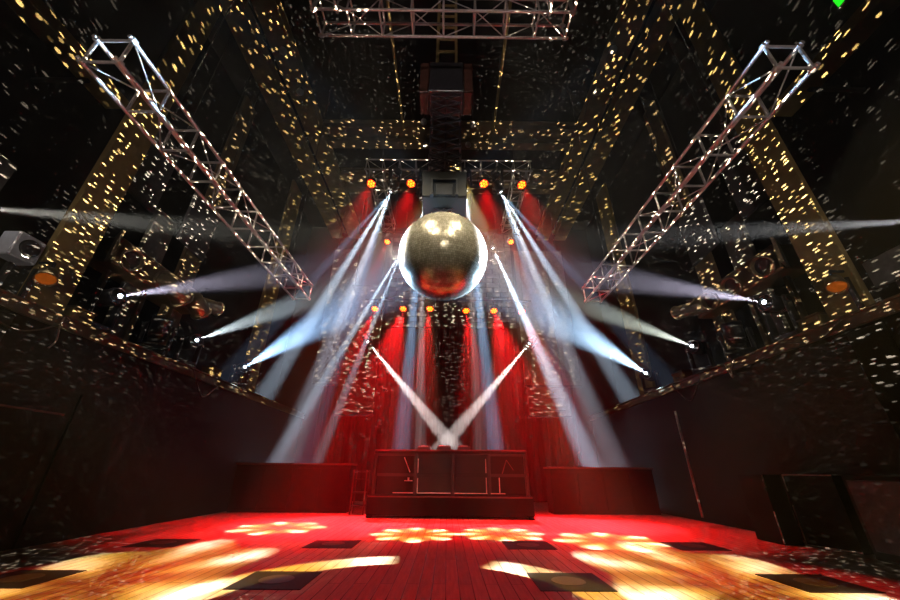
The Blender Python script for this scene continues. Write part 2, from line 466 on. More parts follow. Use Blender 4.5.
pipe_bar('black bar carrying the two mid red lamps at the back', (-3.0,12.3,10.1), (3.0,12.3,10.1), [(-1,12.3,10.1),(1,12.3,10.1)])

# ------------------------------------------------------------------ mirror ball and its hoist
BC = Vector((-.1, 5.12, 4.30)); BR = .75
t = thing('mirror_ball', 'big gold-silver mirror ball hanging over the dance floor', 'mirror ball', BC)
b = MB(); b.lathe([(.001,-BR*.985)]+[(BR*.985*math.cos(a), BR*.985*math.sin(a)) for a in [(-PI/2+PI*k/24) for k in range(1,24)]]+[(.001,BR*.985)], n=48, caps=False)
b.build('core', M['rubber'], t)
b = MB(); NR = 66
for k in range(NR):
    e0 = -PI/2 + PI*k/NR; e1 = -PI/2 + PI*(k+1)/NR; em_ = (e0+e1)/2
    nc = max(4, int(2*PI*math.cos(em_)/(PI/NR)))
    for i in range(nc):
        a0 = 2*PI*i/nc; a1 = 2*PI*(i+1)/nc; ga = (a1-a0)*.032; ge = (e1-e0)*.032
        pts = [Vector((BR*math.cos(e)*math.cos(a), BR*math.cos(e)*math.sin(a), BR*math.sin(e))) for a, e in ((a0+ga,e0+ge),(a1-ga,e0+ge),(a1-ga,e1-ge),(a0+ga,e1-ge))]
        c = sum(pts, Vector())/4
        ax = Vector((random.uniform(-1,1), random.uniform(-1,1), random.uniform(-1,1))).normalized()
        q = Matrix.Rotation(random.gauss(0, .035), 3, ax)
        b.add([c + q @ (p-c) for p in pts], [(0,1,2,3)])
b.build('mirror_tiles', M['tile'], t)
b = MB(); b.lathe([(.10,BR-.02),(.10,BR+.02),(.075,BR+.06),(.05,BR+.10),(.045,BR+.16),(.02,BR+.18)], n=20); b.build('cap', M['brass'], t)
b = MB(); b.torus((0,0,BR+.20), (1,0,0), .04, .012, 16, 8); b.build('shackle', M['truss'], t)

HX = -.09
t = thing('ball_hoist', 'black scissor hoist hanging from the ceiling above the mirror ball', 'hoist', (HX,5.12,5.3))
z0 = 5.3
b = MB(); b.box((0,0,.34), (.80,.62,.60), taper=1.05, bev=.02); b.build('motor_housing', M['black'], t)
b = MB()
for sx in (-1,1):
    b.box((sx*.22,-.34,.22), (.03,.1,.34)); b.box((sx*.22,-.36,.04), (.05,.08,.05))
b.box((0,-.34,.40), (.46,.06,.03)); b.box((0,-.33,.18), (.30,.04,.26), bev=.01)
b.build('bracket', M['plastic'], t)
b = MB()
for sx in (-1,1): b.tube((sx*.16,0,.05), (sx*.03,0,.0), .012); b.tube((sx*.03,0,0), (0,0,-.0), .012)
b.torus((0,0,.0), (0,1,0), .035, .01, 14, 6)
b.build('hook', M['truss'], t)
b = MB(); n = 9; zb, zt = .66, 2.95; st = (zt-zb)/n
for k in range(n):
    for yy in (-.2, .2):
        for sgn in (-1,1):
            b.tube((sgn*.30, yy, zb+st*k), (-sgn*.30, yy, zb+st*(k+1)), .022, 6)
        b.tube((0, -.2, zb+st*(k+.5)), (0, .2, zb+st*(k+.5)), .016, 6)
    for sgn in (-1,1): b.tube((sgn*.30, -.22, zb+st*k), (sgn*.30, .22, zb+st*k), .018, 6)
b.build('scissor_linkage', M['plastic'], t)
b = MB(); b.box((0,0,3.45), (.75,.6,1.0), bev=.02); b.build('drum_box', M['plastic'], t)
for sx in (-1,1):
    b = MB(); b.box((sx*.48,0,3.45), (.2,.55,1.0), bev=.02); b.build('side_box', M['redcab'], t)
b = MB()
for sx in (-1,1):
    for yy in (-.15,.15): b.box((sx*.22,yy,(ZC-z0+3.95)/2), (.06,.06,ZC-z0-3.96))
for k in range(6): b.box((0,-.15,4.1+k*.5), (.44,.04,.05))
b.build('mast', M['ochre'], t)

# ------------------------------------------------------------------ lamps
def orient(d, up=(0,0,1)):
    d = Vector(d).normalized(); u = Vector(up)
    if abs(d.dot(u)) > .98: u = Vector((0,1,0))
    x = d.cross(u).normalized(); u2 = x.cross(d).normalized()
    return Matrix((x, d, u2)).transposed()          # columns: side, forward, up

def moving_head(label, lens, target, base_dir, reach, s=1.0, group=None, lit=True, status=None, name='moving_head_light'):
    """lens centre, what it looks at, the way its base lies (unit vector), distance from pivot to what carries it"""
    lens = Vector(lens); d = (Vector(target)-lens).normalized(); piv = lens - d*(.20*s)
    t = thing(name, label, 'stage light', piv, group)
    bd = Vector(base_dir).normalized()
    # tilt axis is square to both the beam and the base
    ax = d.cross(bd)
    ax = ax.normalized() if ax.length > .05 else Vector((1,0,0))
    fw = bd.cross(ax).normalized()
    Mb = Matrix((ax, fw, bd)).transposed()
    base_h = .15*s
    b = MB(); b.box(bd*(reach-base_h/2), (.36*s,.30*s,base_h), Mb, bev=.02*s)
    b.box(bd*(reach-base_h-.01*s), (.22*s,.2*s,.03*s), Mb)
    base = b.build('base', M['black'], t)
    b = MB(); yl = max(.24*s, reach-base_h-.05*s)
    b.box(bd*(yl), (.40*s,.16*s,.07*s), Mb, bev=.015*s)
    b.build('yoke', M['black'], t)
    for sg in (-1,1):
        b = MB(); b.box(ax*(sg*.185*s)+bd*(yl/2-.02*s), (.055*s,.14*s,yl+.10*s), Mb, bev=.02*s)
        b.lathe([(.06*s,-.02*s),(.06*s,.02*s)], ax*(sg*.215*s), ax, 14)
        b.build('yoke_arm', M['plastic'], t)
    b = MB()
    b.lathe([(.05*s,-.22*s),(.10*s,-.20*s),(.125*s,-.12*s),(.135*s,0),(.13*s,.08*s),(.145*s,.12*s),(.145*s,.19*s),(.125*s,.195*s),(.12*s,.175*s)], (0,0,0), d, 20)
    hd = b.build('lamp_head', M['plastic'], t)
    b = MB()
    for k in range(3): b.torus(d*(-.15*s+.05*k*s), d, .125*s+.006*k*s, .008*s, 20, 6)
    b.build('cooling_fin', M['black'], hd)
    b = MB(); b.lathe([(.001,.20*s),(.06*s,.197*s),(.118*s,.18*s)], (0,0,0), d, 20, caps=False)
    b.build('lens', M['lens_on'] if lit and s < .9 else M['lens_off'], t)
    if lit and s >= .9:
        b = MB(); b.lathe([(.001,.204*s),(.045,.203*s)], (0,0,0), d, 16, caps=False); b.build('lit_aperture', M['lens_on'], t)
    if status:
        b = MB(); b.box(bd*(reach-base_h/2)-Vector((0,.155*s,0)), (.10*s,.02*s,.05*s), bev=.004)
        b.build('status_display', M[status], base)
    return t, piv, d

COOL = (.62,.80,1.0); BLUE = (.36,.62,1.0); WARM = (.95,.92,.80); PINK = (1.0,.84,.90); LILAC = (.82,.76,1.0)
GP = 72000
bt = Vector((-.1,5.12,4.4))
down, upv = Vector((0,0,-1)), Vector((0,0,1))
grpg = 'moving heads on the side ledges'
gal = [  # lens, label, colour, power, angle
 ((-6.65,3.83,4.21), 'nearest lit moving head on the left ledge, beside the white loudspeaker', WARM, .55, 5.2, None),
 ((-6.2,6.05,3.95), 'lit moving head on the left ledge, just below the bent air ducts', LILAC, .7, 7, 'violet'),
 ((-6.2,8.37,3.89), 'lit moving head on the left ledge between the unlit one and the blue beam', (.72,.86,.92), .9, 8.5, 'redled'),
 ((-6.2,10.71,3.85), 'farthest lit moving head on the left ledge, throwing a blue beam', BLUE, 2.0, 10, None),
 ((6.65,3.79,4.12), 'nearest lit moving head on the right ledge, at the picture edge', (.95,.95,.95), .55, 5, None),
 ((6.2,6.24,4.04), 'lit moving head on the right ledge, just below the round duct openings', LILAC, .9, 7, 'violet'),
 ((6.2,8.58,3.92), 'lit moving head on the right ledge between the unlit one and the blue beam', (.86,.95,.82), .9, 8, 'redled'),
 ((6.2,10.94,3.82), 'farthest lit moving head on the right ledge, throwing a pale blue beam', (.45,.70,1), 2.2, 10, None)]
for lens, label, col, pw, ang, stt in gal:
    aim = bt + Vector((0,0,.02))
    d = (aim-Vector(lens)).normalized(); pz = lens[2]-d.z*.2*1.2
    t, piv, d = moving_head(label, lens, aim, down, pz-LZ, 1.2, grpg, True, stt)
    lamp('beam_lamp', piv+d*.27, aim, col, GP*pw, ang*(1.7 if ang < 8 else 1.2), 1.0, .02, t)
for s, sd in ((-1,'left'),(1,'right')):
    moving_head('unlit moving head tipped upright on the %s ledge between two lit ones' % sd, (s*6.3,7.3,4.05), (s*6.0,6.9,6.0), down, 4.05-.26-LZ, 1.35, grpg, False, 'redled')

# hanging white heads
grpw = 'white moving heads on the stage truss'
UP = 1800000
ups = [
 ((-1.93,9.0,9.3), 'white moving head at the left of the stage truss, fanning beams down left', 1.0, [((-6.35,9.95,3.12),.12,6,BLUE),((-6.75,13.3,3.4),1.35,6,COOL),((-4.5,11.5,2.41),.75,6.5,(.72,.82,1)),((-4.0,11.5,2.4),.32,5.5,BLUE)]),
 ((1.71,9.0,9.35), 'white moving head at the right of the stage truss, fanning beams down right', 1.0, [((6.35,9.95,3.12),.12,6,BLUE),((6.75,13.3,3.4),1.35,6,COOL),((4.6,11.5,2.48),.75,6.5,(.72,.82,1)),((3.96,11.5,2.5),.32,5.5,BLUE)]),
 ((-.85,9.0,8.95), 'white moving head hidden left behind the hoist motor housing', 1.0, [((-1.25,10.6,1.6),.8,5,BLUE),((-.75,10.6,1.6),.7,3.4,PINK)]),
 ((.55,9.0,9.38), 'white moving head just right of the hoist motor housing', 1.0, [((1.3,10.4,1.7),1.1,4.6,BLUE),((.9,10.6,1.7),.5,3.2,PINK)]),
]
for lens, label, s, rays in ups:
    aim = sum((Vector(r[0]) for r in rays), Vector())/len(rays)
    d = (aim-Vector(lens)).normalized(); pz = lens[2]-d.z*.2*s
    t, piv, d = moving_head(label, lens, aim, upv, 10.24-pz, s, grpw, True)
    for tg, pw, ang, col in rays: lamp('beam_lamp', piv+d*.235, tg, col, UP*pw, ang, .9, .02, t)
mids = [((-1.89,12.3,9.3), 'white moving head on the back bar, hidden at the left edge of the ball', [((-3.07,12.0,6.29),.9,4,COOL),((-2.6,11.9,6.2),.7,3,COOL)]),
        ((1.83,12.3,9.37), 'white moving head on the back bar, right of the mirror ball', [((2.96,12.0,5.64),1.3,6,COOL)])]
for lens, label, rays in mids:
    aim = Vector(rays[0][0]); d = (aim-Vector(lens)).normalized(); pz = lens[2]-d.z*.2
    t, piv, d = moving_head(label, lens, aim, upv, 10.07-pz, 1.0, grpw, True)
    for tg, pw, ang, col in rays: lamp('beam_lamp', piv+d*.235, tg, col, UP*pw, ang, .9, .02, t)
for lens, tg, label in (((-2.92,12.3,5.24),(.10,11.2,1.75),'white spot head on the left screen edge, crossing its beam over the booth'), ((2.96,12.3,5.22),(-.05,11.2,1.75),'white spot head on the right screen edge, crossing its beam over the booth')):
    d = (Vector(tg)-Vector(lens)).normalized()
    t, piv, d = moving_head(label, lens, tg, Vector((0,1,0)), 13.0-(lens[1]-d.y*.2*.9), .9, 'crossing spot heads', True)
    lamp('beam_lamp', piv+d*.215, tg, (1,.84,.80), 800000, 6.5, .5, .02, t)

# red LED lamps
def red_par(label, lens, target, carry_z, power, deg, s=1.0, group='red lamps over the stage'):
    lens = Vector(lens); d = (Vector(target)-lens).normalized(); piv = lens - d*.12*s
    t = thing('red_par_light', label, 'stage light', piv, group)
    O = orient(d)
    b = MB(); b.lathe([(.06*s,-.16*s),(.12*s,-.12*s),(.15*s,.0),(.165*s,.06*s),(.165*s,.12*s),(.15*s,.12*s),(.148*s,.09*s)], (0,0,0), d, 20); b.build('lamp_body', M['black'], t)
    b = MB(); h = carry_z-piv.z
    for sg in (-1,1): b.box((sg*.19*s,0,.08*s), (.02,.04,.26*s))
    b.box((0,0,.20*s), (.40*s,.04,.02)); b.box((0,0,(h+.2*s)/2), (.03,.03,h-.2*s))
    b.build('yoke', M['black'], t)
    b = MB(); b.tube((0,-.03,h+.0), (0,.03,h+.0), .05, 12); b.build('clamp', M['plastic'], t)
    b = MB(); b.lathe([(.001,.098*s),(.146*s,.096*s)], (0,0,0), d, 20, caps=False); b.build('red_lens', M['led_red'], t)
    b = MB()
    cs = [(0,0)]+[(.092*s*math.cos(k*PI/3), .092*s*math.sin(k*PI/3)) for k in range(6)]
    for cx, cy in cs: b.lathe([(.038*s,.098*s),(.036*s,.110*s),(.001,.112*s)], O @ Vector((cx,0,cy)), d, 12, caps=False)
    b.build('led_cluster', M['led_hot'], t)
    lamp('red_lamp', piv+d*.17*s, target, (1,.008,.012), power, deg, .7, .05, t)
RP = 33000
red_par('red lamp at the far left end of the stage truss', (-2.62,9,9.64), (-3.6,4.6,0), 10.27, RP*.09, 14)
red_par('red lamp on the stage truss, left of the hoist', (-1.29,9,9.66), (-2.5,5.3,0), 10.27, RP*.09, 14)
red_par('red lamp on the stage truss, right of the hoist', (1.16,9,9.69), (2.3,5.3,0), 10.27, RP*.09, 14)
red_par('red lamp at the far right end of the stage truss', (2.43,9,9.66), (3.5,4.6,0), 10.27, RP*.09, 14)
red_par('mid red lamp on the back bar, left of the mirror ball', (-2.58,12.3,9.62), (-3.4,7.8,0), 10.1, RP*.3, 12, .85)
red_par('mid red lamp on the back bar, right of the mirror ball', (2.6,12.3,9.68), (3.3,7.8,0), 10.1, RP*.3, 12, .85)
low = [(-2.89,6.75,-3.4,'outermost left'),(-1.78,6.76,-2.2,'second from the left'),(-.72,6.77,-.9,'left of centre'),(.70,6.70,.9,'right of centre'),(1.80,6.71,2.3,'second from the right'),(2.90,6.68,3.6,'outermost right')]
for i, (x, z, tx, w) in enumerate(low):
    red_par('red lamp in the lower row of six, %s' % w, (x,12.75,z), (tx,9.2,.6), 7.17, RP*(1.6 if i in (1,4) else 1.1), 27 if i in (1,4) else 18, .95)

# amber lamps clamped to the near columns
for s, pos in ((-1,(-5.78,4.5,3.5)),(1,(5.78,4.62,3.56))):
    d = Vector((-s*.45,-.35,-.85)).normalized()
    t = thing('amber_flood_light', 'amber can lamp at the foot of the near %s column' % ('left' if s < 0 else 'right'), 'stage light', pos, 'amber can lamps')
    b = MB(); b.lathe([(.05,-.17),(.09,-.14),(.11,-.04),(.125,.06),(.125,.09),(.115,.09),(.108,.055)], (0,0,0), d, 20); b.build('lamp_body', M['duct'], t)
    b = MB(); b.lathe([(.001,.066),(.06,.064),(.107,.058)], (0,0,0), d, 20, caps=False); b.build('amber_lens', M['amber'], t)
    b = MB(); b.box((s*.11,0,.22), (.22,.03,.03)); b.box((0,.0,.16), (.03,.03,.12)); b.box((s*.2,0,-.14), (.05,.06,.5)); b.build('bracket', M['black'], t)

# small globes under the ceiling beams
for k, (x, y, w) in enumerate(((-4.7,5.96,'left side, nearer'),(4.52,5.82,'right side, nearer'),(-4.67,7.15,'left side, farther'),(4.54,7.04,'right side, farther'),(-.88,8.15,'left of the hoist, nearer'),(.78,8.24,'right of the hoist, nearer'),(-.86,9.09,'left of the hoist, farther'),(.66,9.06,'right of the hoist, farther'))):
    t = thing('globe_lamp', 'small unlit pale globe under the roof beams, %s' % w, 'ceiling lamp', (x,y,11.6), 'ceiling globes')
    b = MB(); b.lathe([(.001,-.11),(.06,-.095),(.10,-.04),(.11,0),(.10,.05),(.06,.10)], n=14); b.build('globe', M['bulb'], t)
    b = MB(); b.lathe([(.06,.08),(.06,.16),(.012,.17),(.012,.395 if abs(x) > 2 else ZC-.004-11.6)], n=10); b.build('stem', M['black'], t)

# ------------------------------------------------------------------ things along the side ledges
for s, sd in ((-1,'left'),(1,'right')):
    # hanging felt panels between columns
    for (y0,y1,z0_,z1_,x,w) in ((5.25,6.1,5.95,7.75,6.35,'nearer'),(6.9,7.95,5.9,7.3,6.4,'farther')):
        b = MB(); b.box((0,0,0), (.08,y1-y0,z1_-z0_), Matrix.Rotation(s*R(-4),3,'Z'), bev=.01)
        t = thing('acoustic_panel', '%s square felt panel hung above the %s ledge' % (w, sd), 'wall panel', (s*x,(y0+y1)/2,(z0_+z1_)/2), 'felt panels over the ledges')
        b.build('felt_board', M['panel'], t)
        for yy in (-.3,.3):
            b = MB(); b.tube((0,yy,(z1_-z0_)/2-.01), (0,yy,ZC-.004-(z0_+z1_)/2), .008, 5); b.build('hanging_wire', M['black'], t)
    # plenum with round openings
    t = thing('ventilation_unit', 'air duct box on the %s ledge with %s' % (sd, 'bent pipe elbows' if s < 0 else 'three round open ports'), 'air duct', (s*6.55,6.9,4.75))
    b = MB(); b.box((0,0,0), (.62,2.5,.55), bev=.03); b.box((s*.05,0,-.95), (.08,.08,1.36)); b.box((s*.05,.9,-.95), (.08,.08,1.36)); b.box((s*.05,-.9,-.95), (.08,.08,1.36)); b.build('plenum', M['brown_steel'], t)
    b = MB(); b.box((-s*.25,-1.28,.02), (.5,.05,.55), Matrix.Rotation(s*R(35),3,'Z')); b.build('end_flap', M['duct'], t)
    fd = Vector((-s,-.25,-.35)).normalized()
    for k, yy in enumerate((-.95,-.1,.6)):
        b = MB(); c = Vector((-s*.28,yy,-.05))
        if s < 0 and k > 0:
            pts = [c + Vector((.0,0,0)), c+Vector((.16,-.03,-.02)), c+Vector((.28,.05,-.10)), c+Vector((.34,.20,-.22)), c+Vector((.34,.36,-.30))]
            b.path(pts, .20, 18)
            b.torus(pts[-1], pts[-1]-pts[-2], .2, .03, 20, 8); b.torus(pts[1], pts[1]-pts[0], .205, .02, 20, 8)
            b.build('elbow_pipe', M['duct'], t)
        else:
            b.lathe([(.19,0),(.19,.16),(.215,.165),(.215,.14)], c, fd, 24, caps=False)
            b.torus(c+fd*.16, fd, .20, .018, 24, 8)
            pt = b.build('port', M['duct'], t)
            b = MB(); b.lathe([(.001,.05),(.185,.05)], c, fd, 24, caps=False); b.build('port_grille', M['rubber'], pt)
    b = MB(); b.tube((-s*.3,.75,-.08), (-s*.42,1.75,.12), .17, 18); b.torus((-s*.42,1.75,.12), (-s*.12,1,.2), .17, .025, 20, 8); b.build('spigot', M['duct'], t)
    # cases standing on the ledge
    for (y0,y1,h,w) in ((5.25,5.62,.24,'short flat'),(8.95,9.4,.26,'squat square')):
        t = thing('equipment_case', '%s ochre case on the %s ledge' % (w, sd), 'case', (s*6.14,(y0+y1)/2,LZ), 'cases on the ledges')
        b = MB(); b.box((0,0,h/2), (.26,y1-y0,h), bev=.015); b.build('case_body', M['ochre'], t)
        b = MB(); b.box((0,0,h+.01), (.28,y1-y0+.02,.03)); b.box((-s*.135,0,h*.5), (.02,.12,.03)); b.build('lid_edge', M['brown_steel'], t)
    # loose cables off the ledge edge
    def cable(pts, label, m='cable'):
        b = MB(); P = [Vector(p) for p in pts]; out = []
        for k in range(len(P)-1):
            p0, p1, p2, p3 = P[max(k-1,0)], P[k], P[k+1], P[min(k+2,len(P)-1)]
            for q in range(6):
                u = q/6
                out.append(.5*((2*p1)+(p2-p0)*u+(2*p0-5*p1+4*p2-p3)*u*u+(3*p1-p0-3*p2+p3)*u*u*u))
        out.append(P[-1]); c0 = out[0]
        b.path([p-c0 for p in out], .012, 6)
        o = b.build('cable', M[m]); o.location = c0
        tag(o, label, 'cable')
    x = s*5.93
    cable([(x,5.2,3.12),(x-s*.03,4.9,2.85),(x,4.6,2.72),(x,4.2,2.80)] if s < 0 else [(x,4.9,3.12),(x-s*.03,5.2,2.95),(x,5.6,2.98),(x,6.0,3.12)], 'thin pale cable sagging under the %s ledge near the picture edge' % sd)
    cable([(x,5.1,3.12),(x-s*.05,5.06,2.95),(x,5.15,2.75),(x,5.1,2.62)] if s < 0 else [(x,7.1,3.14),(x-s*.06,7.2,2.95),(x,7.3,2.8),(x,7.4,3.12)], 'short looped cable end hanging from the %s ledge by the columns' % sd, 'metaledge')
    cable([(x,8.2,3.12),(x-s*.04,8.5,2.75),(x,8.9,2.62),(x,9.4,3.12)], 'cable loop drooping from the %s ledge below the unlit head' % sd)
    # small panel under the ledge
    b = MB(); b.box((0,0,0), (.05,.48,1.5), bev=.01)
    o = b.build('baffle_board', M['panel']); o.location = (s*5.97,4.72 if s > 0 else 4.3,2.15); tag(o, 'grey panel fixed to the %s wall just under the ledge' % sd, 'wall panel', 'panels under the ledges')

t = thing('loudspeaker', 'white loudspeaker with round black driver by the near left column', 'loudspeaker', (-6.12,4.30,LZ))
b = MB(); b.box((-.02,0,.72), (.26,.36,.38), bev=.02); b.build('cabinet', M['white'], t)
b = MB(); b.lathe([(.125,-.01),(.125,.015),(.10,.02),(.06,-.0),(.03,.015),(.001,.02)], (.125,0,.72), (1,0,0), 24); b.build('driver', M['rubber'], t)
b = MB(); b.box((-.02,0,.24), (.06,.06,.49)); b.box((-.02,0,.015), (.3,.3,.03)); b.build('stand', M['black'], t)
b = MB(); b.box((0,0,0), (.06,.36,.5), bev=.01); o = b.build('wall_board', M['screen']); o.location = (-6.05,3.52,4.55)
tag(o, 'pale board at the left picture edge above the ledge', 'wall panel')
b = MB(); b.box((0,0,0), (.06,.5,.4), bev=.01); o = b.build('wall_board', M['screen']); o.location = (6.0,4.1,3.55)
tag(o, 'pale board at the right picture edge above the ledge', 'wall panel')
for o, xx in ((C.objects['wall_board'],-6.05),(C.objects['wall_board.001'],6.0)):
    b = MB(); b.box((0,0,(LZ-o.location.z)/2), (.04,.04,o.location.z-LZ)); b.build('support_post', M['black'], o)
t = thing('exit_sign', 'green lit sign at the top right picture edge', 'sign', (5.9,2.62,7.45))
b = MB(); b.box((0,0,0), (.08,.5,.22), bev=.01); b.build('housing', M['black'], t)
b = MB(); b.box((-.045,0,0), (.012,.46,.18)); b.build('lit_face', M['green'], t)
b = MB(); b.box((.7,0,0), (1.36,.04,.04)); b.build('bracket', M['black'], t)

# lower walls
b = MB(); b.box((-5.985,6.4,1.05), (.05,.9,2.1)); struct(b.build('door_1', M['blackmatte']), 'black door in the left wall', 'door')
b = MB(); b.box((5.98,9.62,1.28), (.04,.04,2.4)); struct(b.build('trim_3', M['metaledge']), 'thin pale edge strip on the right wall', 'trim')

# ------------------------------------------------------------------ stage back
for s, (x0,x1,xa,xb) in ((-1,(-5.02,-3.95,-3.97,-2.64)),(1,(2.87,4.97,2.9,4.38))):
    sd = 'left' if s < 0 else 'right'
    zb = 3.86
    t = thing('hanging_screen', 'tall grey cloth screen %s of the stage, lit by ball sparkles' % sd, 'screen', ((x0+x1)/2,13.22,zb), 'tall side screens')
    w = x1-x0
    b = MB(); b.box((0,0,3.0), (w,.06,6.0)); b.build('cloth', M['screen'], t)
    for zz in (.03, 6.0):
        b = MB(); b.box((0,0,zz), (w+.04,.08,.06)); b.build('frame_bar', M['black'], t)
    for q in (-1,1):
        b = MB(); b.tube((q*w*.4,0,6), (q*w*.4,0,ZC-.004-zb), .01, 5); b.build('hanging_wire', M['black'], t)
    w = xb-xa; h = 1.08 if s > 0 else 5.2
    z0_ = 2.75
    t = thing('hanging_screen', ('narrow cloth screen overlapping the tall one left of the stage' if s < 0 else 'low square cloth screen under the tall one right of the stage'), 'screen', ((xa+xb)/2,13.06,z0_), 'inner side screens')
    b = MB(); b.box((0,0,h/2), (w,.06,h)); b.build('cloth', M['screen'], t)
    for zz in (.03, h) + ((h*.62, h*.22) if s > 0 else ()):
        b = MB(); b.box((0,0,zz), (w+.04,.08,.06) if zz in (.03, h) else (w*.75,.085,.02)); b.build('frame_bar', M['black'], t)
    for q in (-1,1):
        b = MB(); b.tube((q*w*.4,0,h), (q*w*.4,0,ZC-.004-z0_), .01, 5); b.build('hanging_wire', M['black'], t)
t = thing('header_panel', 'wide brick-patterned panel across the stage back above the drapes', 'panel', (.1,14.05,6.5))
b = MB()
for k in range(20):
    for i in range(9):
        x = -2.75 + i*.62 + (.31 if k % 2 else 0)
        w = .60
        if x + w > 2.8: w = 2.8-x
        if w > .05: b.box((x+w/2, -.02, .12+k*.24), (w-.02,.05,.22))
b.build('tile_face', M['screen'], t)
b = MB(); b.box((0,.05,2.5), (5.6,.08,5.0))
for q in (-1,1): b.tube((q*2.2,.05,5), (q*2.2,.05,ZC-.01-6.5), .012, 5)
b.build('backing', M['black'], t)
# drapes: pleated cloth across the back
b = MB(); n = 260; x0, x1 = -5.2, 5.2; vs = []
for i in range(n+1):
    x = x0+(x1-x0)*i/n; y = 14.9+.07*math.sin(i*.55)+.03*math.sin(i*1.7)
    for zz in (.02, 3.3, 6.9): vs.append((x, y, zz))
fs = [(i*3+k, (i+1)*3+k, (i+1)*3+k+1, i*3+k+1) for i in range(n) for k in range(2)]
b.add(vs, fs, True)
o = b.build('stage_drape', M['cloth']); o['keep'] = 1
sm = o.modifiers.new('thick', 'SOLIDIFY'); sm.thickness = .02
tag(o, 'wide dark pleated drape behind the booth, lit deep red', 'drape')
b = MB(); b.tube((-5.3,14.9,6.93), (5.3,14.9,6.93), .03)
for q in (-5,0,5): b.tube((q,14.9,6.93), (q,YB,6.93), .02)
b.build('curtain_rail', M['black'], o)

# ------------------------------------------------------------------ DJ booth
BA = R(-3.0); BO = Vector((.08,9.95,0))
t = thing('dj_booth', 'wide black DJ booth with dark panels at the back of the dance floor', 'booth', BO); t.rotation_euler = (0,0,BA)
def part(fn, name, m, par=t):
    b = MB(); fn(b); return b.build(name, M[m], par)
W2 = 1.98
part(lambda b: b.box((0,.55,.27), (2*W2+.05,1.5,.42), bev=.02), 'riser', 'blackmatte')
part(lambda b: b.box((0,-.205,.455), (2*W2,.03,.03)), 'riser_edge', 'redcab')
for q in (-1,1):
    for yy in (-.1,1.2): part(lambda b: b.box((q*W2*.98,yy,.03), (.14,.14,.06), bev=.015), 'foot', 'rubber')
part(lambda b: b.box((0,.38,1.46), (2*W2-.1,1.0,.07), bev=.015), 'table_top', 'blackmatte')
part(lambda b: b.box((0,-.125,1.505), (2*W2-.12,.02,.02)), 'table_edge', 'redcab')
for xx in (-W2+.08,-.86,.08,.98,W2-.08): part(lambda b: b.box((xx,-.05,.955), (.08,.10,.95), bev=.01), 'post', 'black')
part(lambda b: b.box((0,-.05,1.40), (2*W2-.2,.06,.06)), 'rail', 'black'); part(lambda b: b.box((0,-.05,.93), (2*W2-.2,.06,.07)), 'rail', 'black')
for xa, xb in ((-.82,.04),(.12,.94)):
    for za, zb in ((.97,1.37),(.56,.89)):
        part(lambda b: b.box(((xa+xb)/2,-.03,(za+zb)/2), (xb-xa,.02,zb-za)), 'smoked_panel', 'glass')
for xa, xb in ((-1.86,-.90),(1.02,1.86)): part(lambda b: b.box(((xa+xb)/2,-.02,.95), (xb-xa,.02,.9)), 'side_panel', 'blackmatte')
part(lambda b: b.box((0,.84,.95), (2*W2-.2,.03,.95)), 'back_panel', 'blackmatte')
for xx, za, zb in ((-.80,.98,1.30),(-.80,.54,.86),(.90,.98,1.30),(.90,.54,.88),(1.22,.54,.88)): part(lambda b: b.box((xx,-.11,(za+zb)/2), (.022,.02,zb-za)), 'edge_strip', 'strip')
for xa, xb in ((-1.40,-.90),(-.80,.02),(.12,.92),(1.0,1.35)): part(lambda b: b.box(((xa+xb)/2,-.115,.535), (xb-xa,.02,.02)), 'ledge_strip', 'strip')
part(lambda b: b.tube((-1.16,-.10,1.33), (-1.0,-.10,.99), .012, 6), 'strap', 'strip')
part(lambda b: (b.box((-1.03,-.10,.80), (.20,.04,.02)), b.box((-1.03,-.10,.84), (.04,.04,.06))), 'latch', 'strip')
part(lambda b: (b.tube((1.30,-.10,.97), (1.42,-.10,1.28), .012, 6), b.tube((1.42,-.10,1.28), (1.58,-.10,1.05), .008, 6)), 'strap', 'redcab')
def on_booth(name, label, cat, x, y, group=None):
    o = thing(name, label, cat, BO + Matrix.Rotation(BA,3,'Z') @ Vector((x,y,1.495)), group); o.rotation_euler = (0,0,BA); return o
for x, w in ((-.68,'left of the mixer'),(.36,'right of the mixer')):
    o = on_booth('media_player', 'flat black deck with jog wheel, %s' % w, 'media player', x, .15, 'decks on the booth')
    part(lambda b: b.box((0,0,.05), (.33,.40,.10), bev=.012), 'player_body', 'plastic', o)
    part(lambda b: b.lathe([(.10,.10),(.10,.115),(.09,.12),(.001,.12)], (0,-.06,0), n=20), 'jog_wheel', 'jog', o)
    part(lambda b: b.box((0,.16,.12), (.22,.02,.08), Matrix.Rotation(R(-25),3,'X')), 'screen', 'glass', o)
    part(lambda b: [b.box((-.12+.05*k,-.185,.105), (.03,.03,.012)) for k in range(5)], 'button', 'jog', o)
o = on_booth('dj_mixer', 'black mixer with knobs between the two decks on the booth', 'mixer', -.16, .15)
part(lambda b: b.box((0,0,.055), (.36,.40,.11), bev=.012), 'mixer_body', 'plastic', o)
part(lambda b: [b.lathe([(.013,.11),(.011,.14),(.001,.14)], (-.13+.065*i,.15-.06*j,0), n=8) for i in range(5) for j in range(4)], 'knob', 'jog', o)
part(lambda b: [b.box((-.10+.066*i,-.14,.12), (.02,.03,.02)) for i in range(4)], 'fader', 'strip', o)

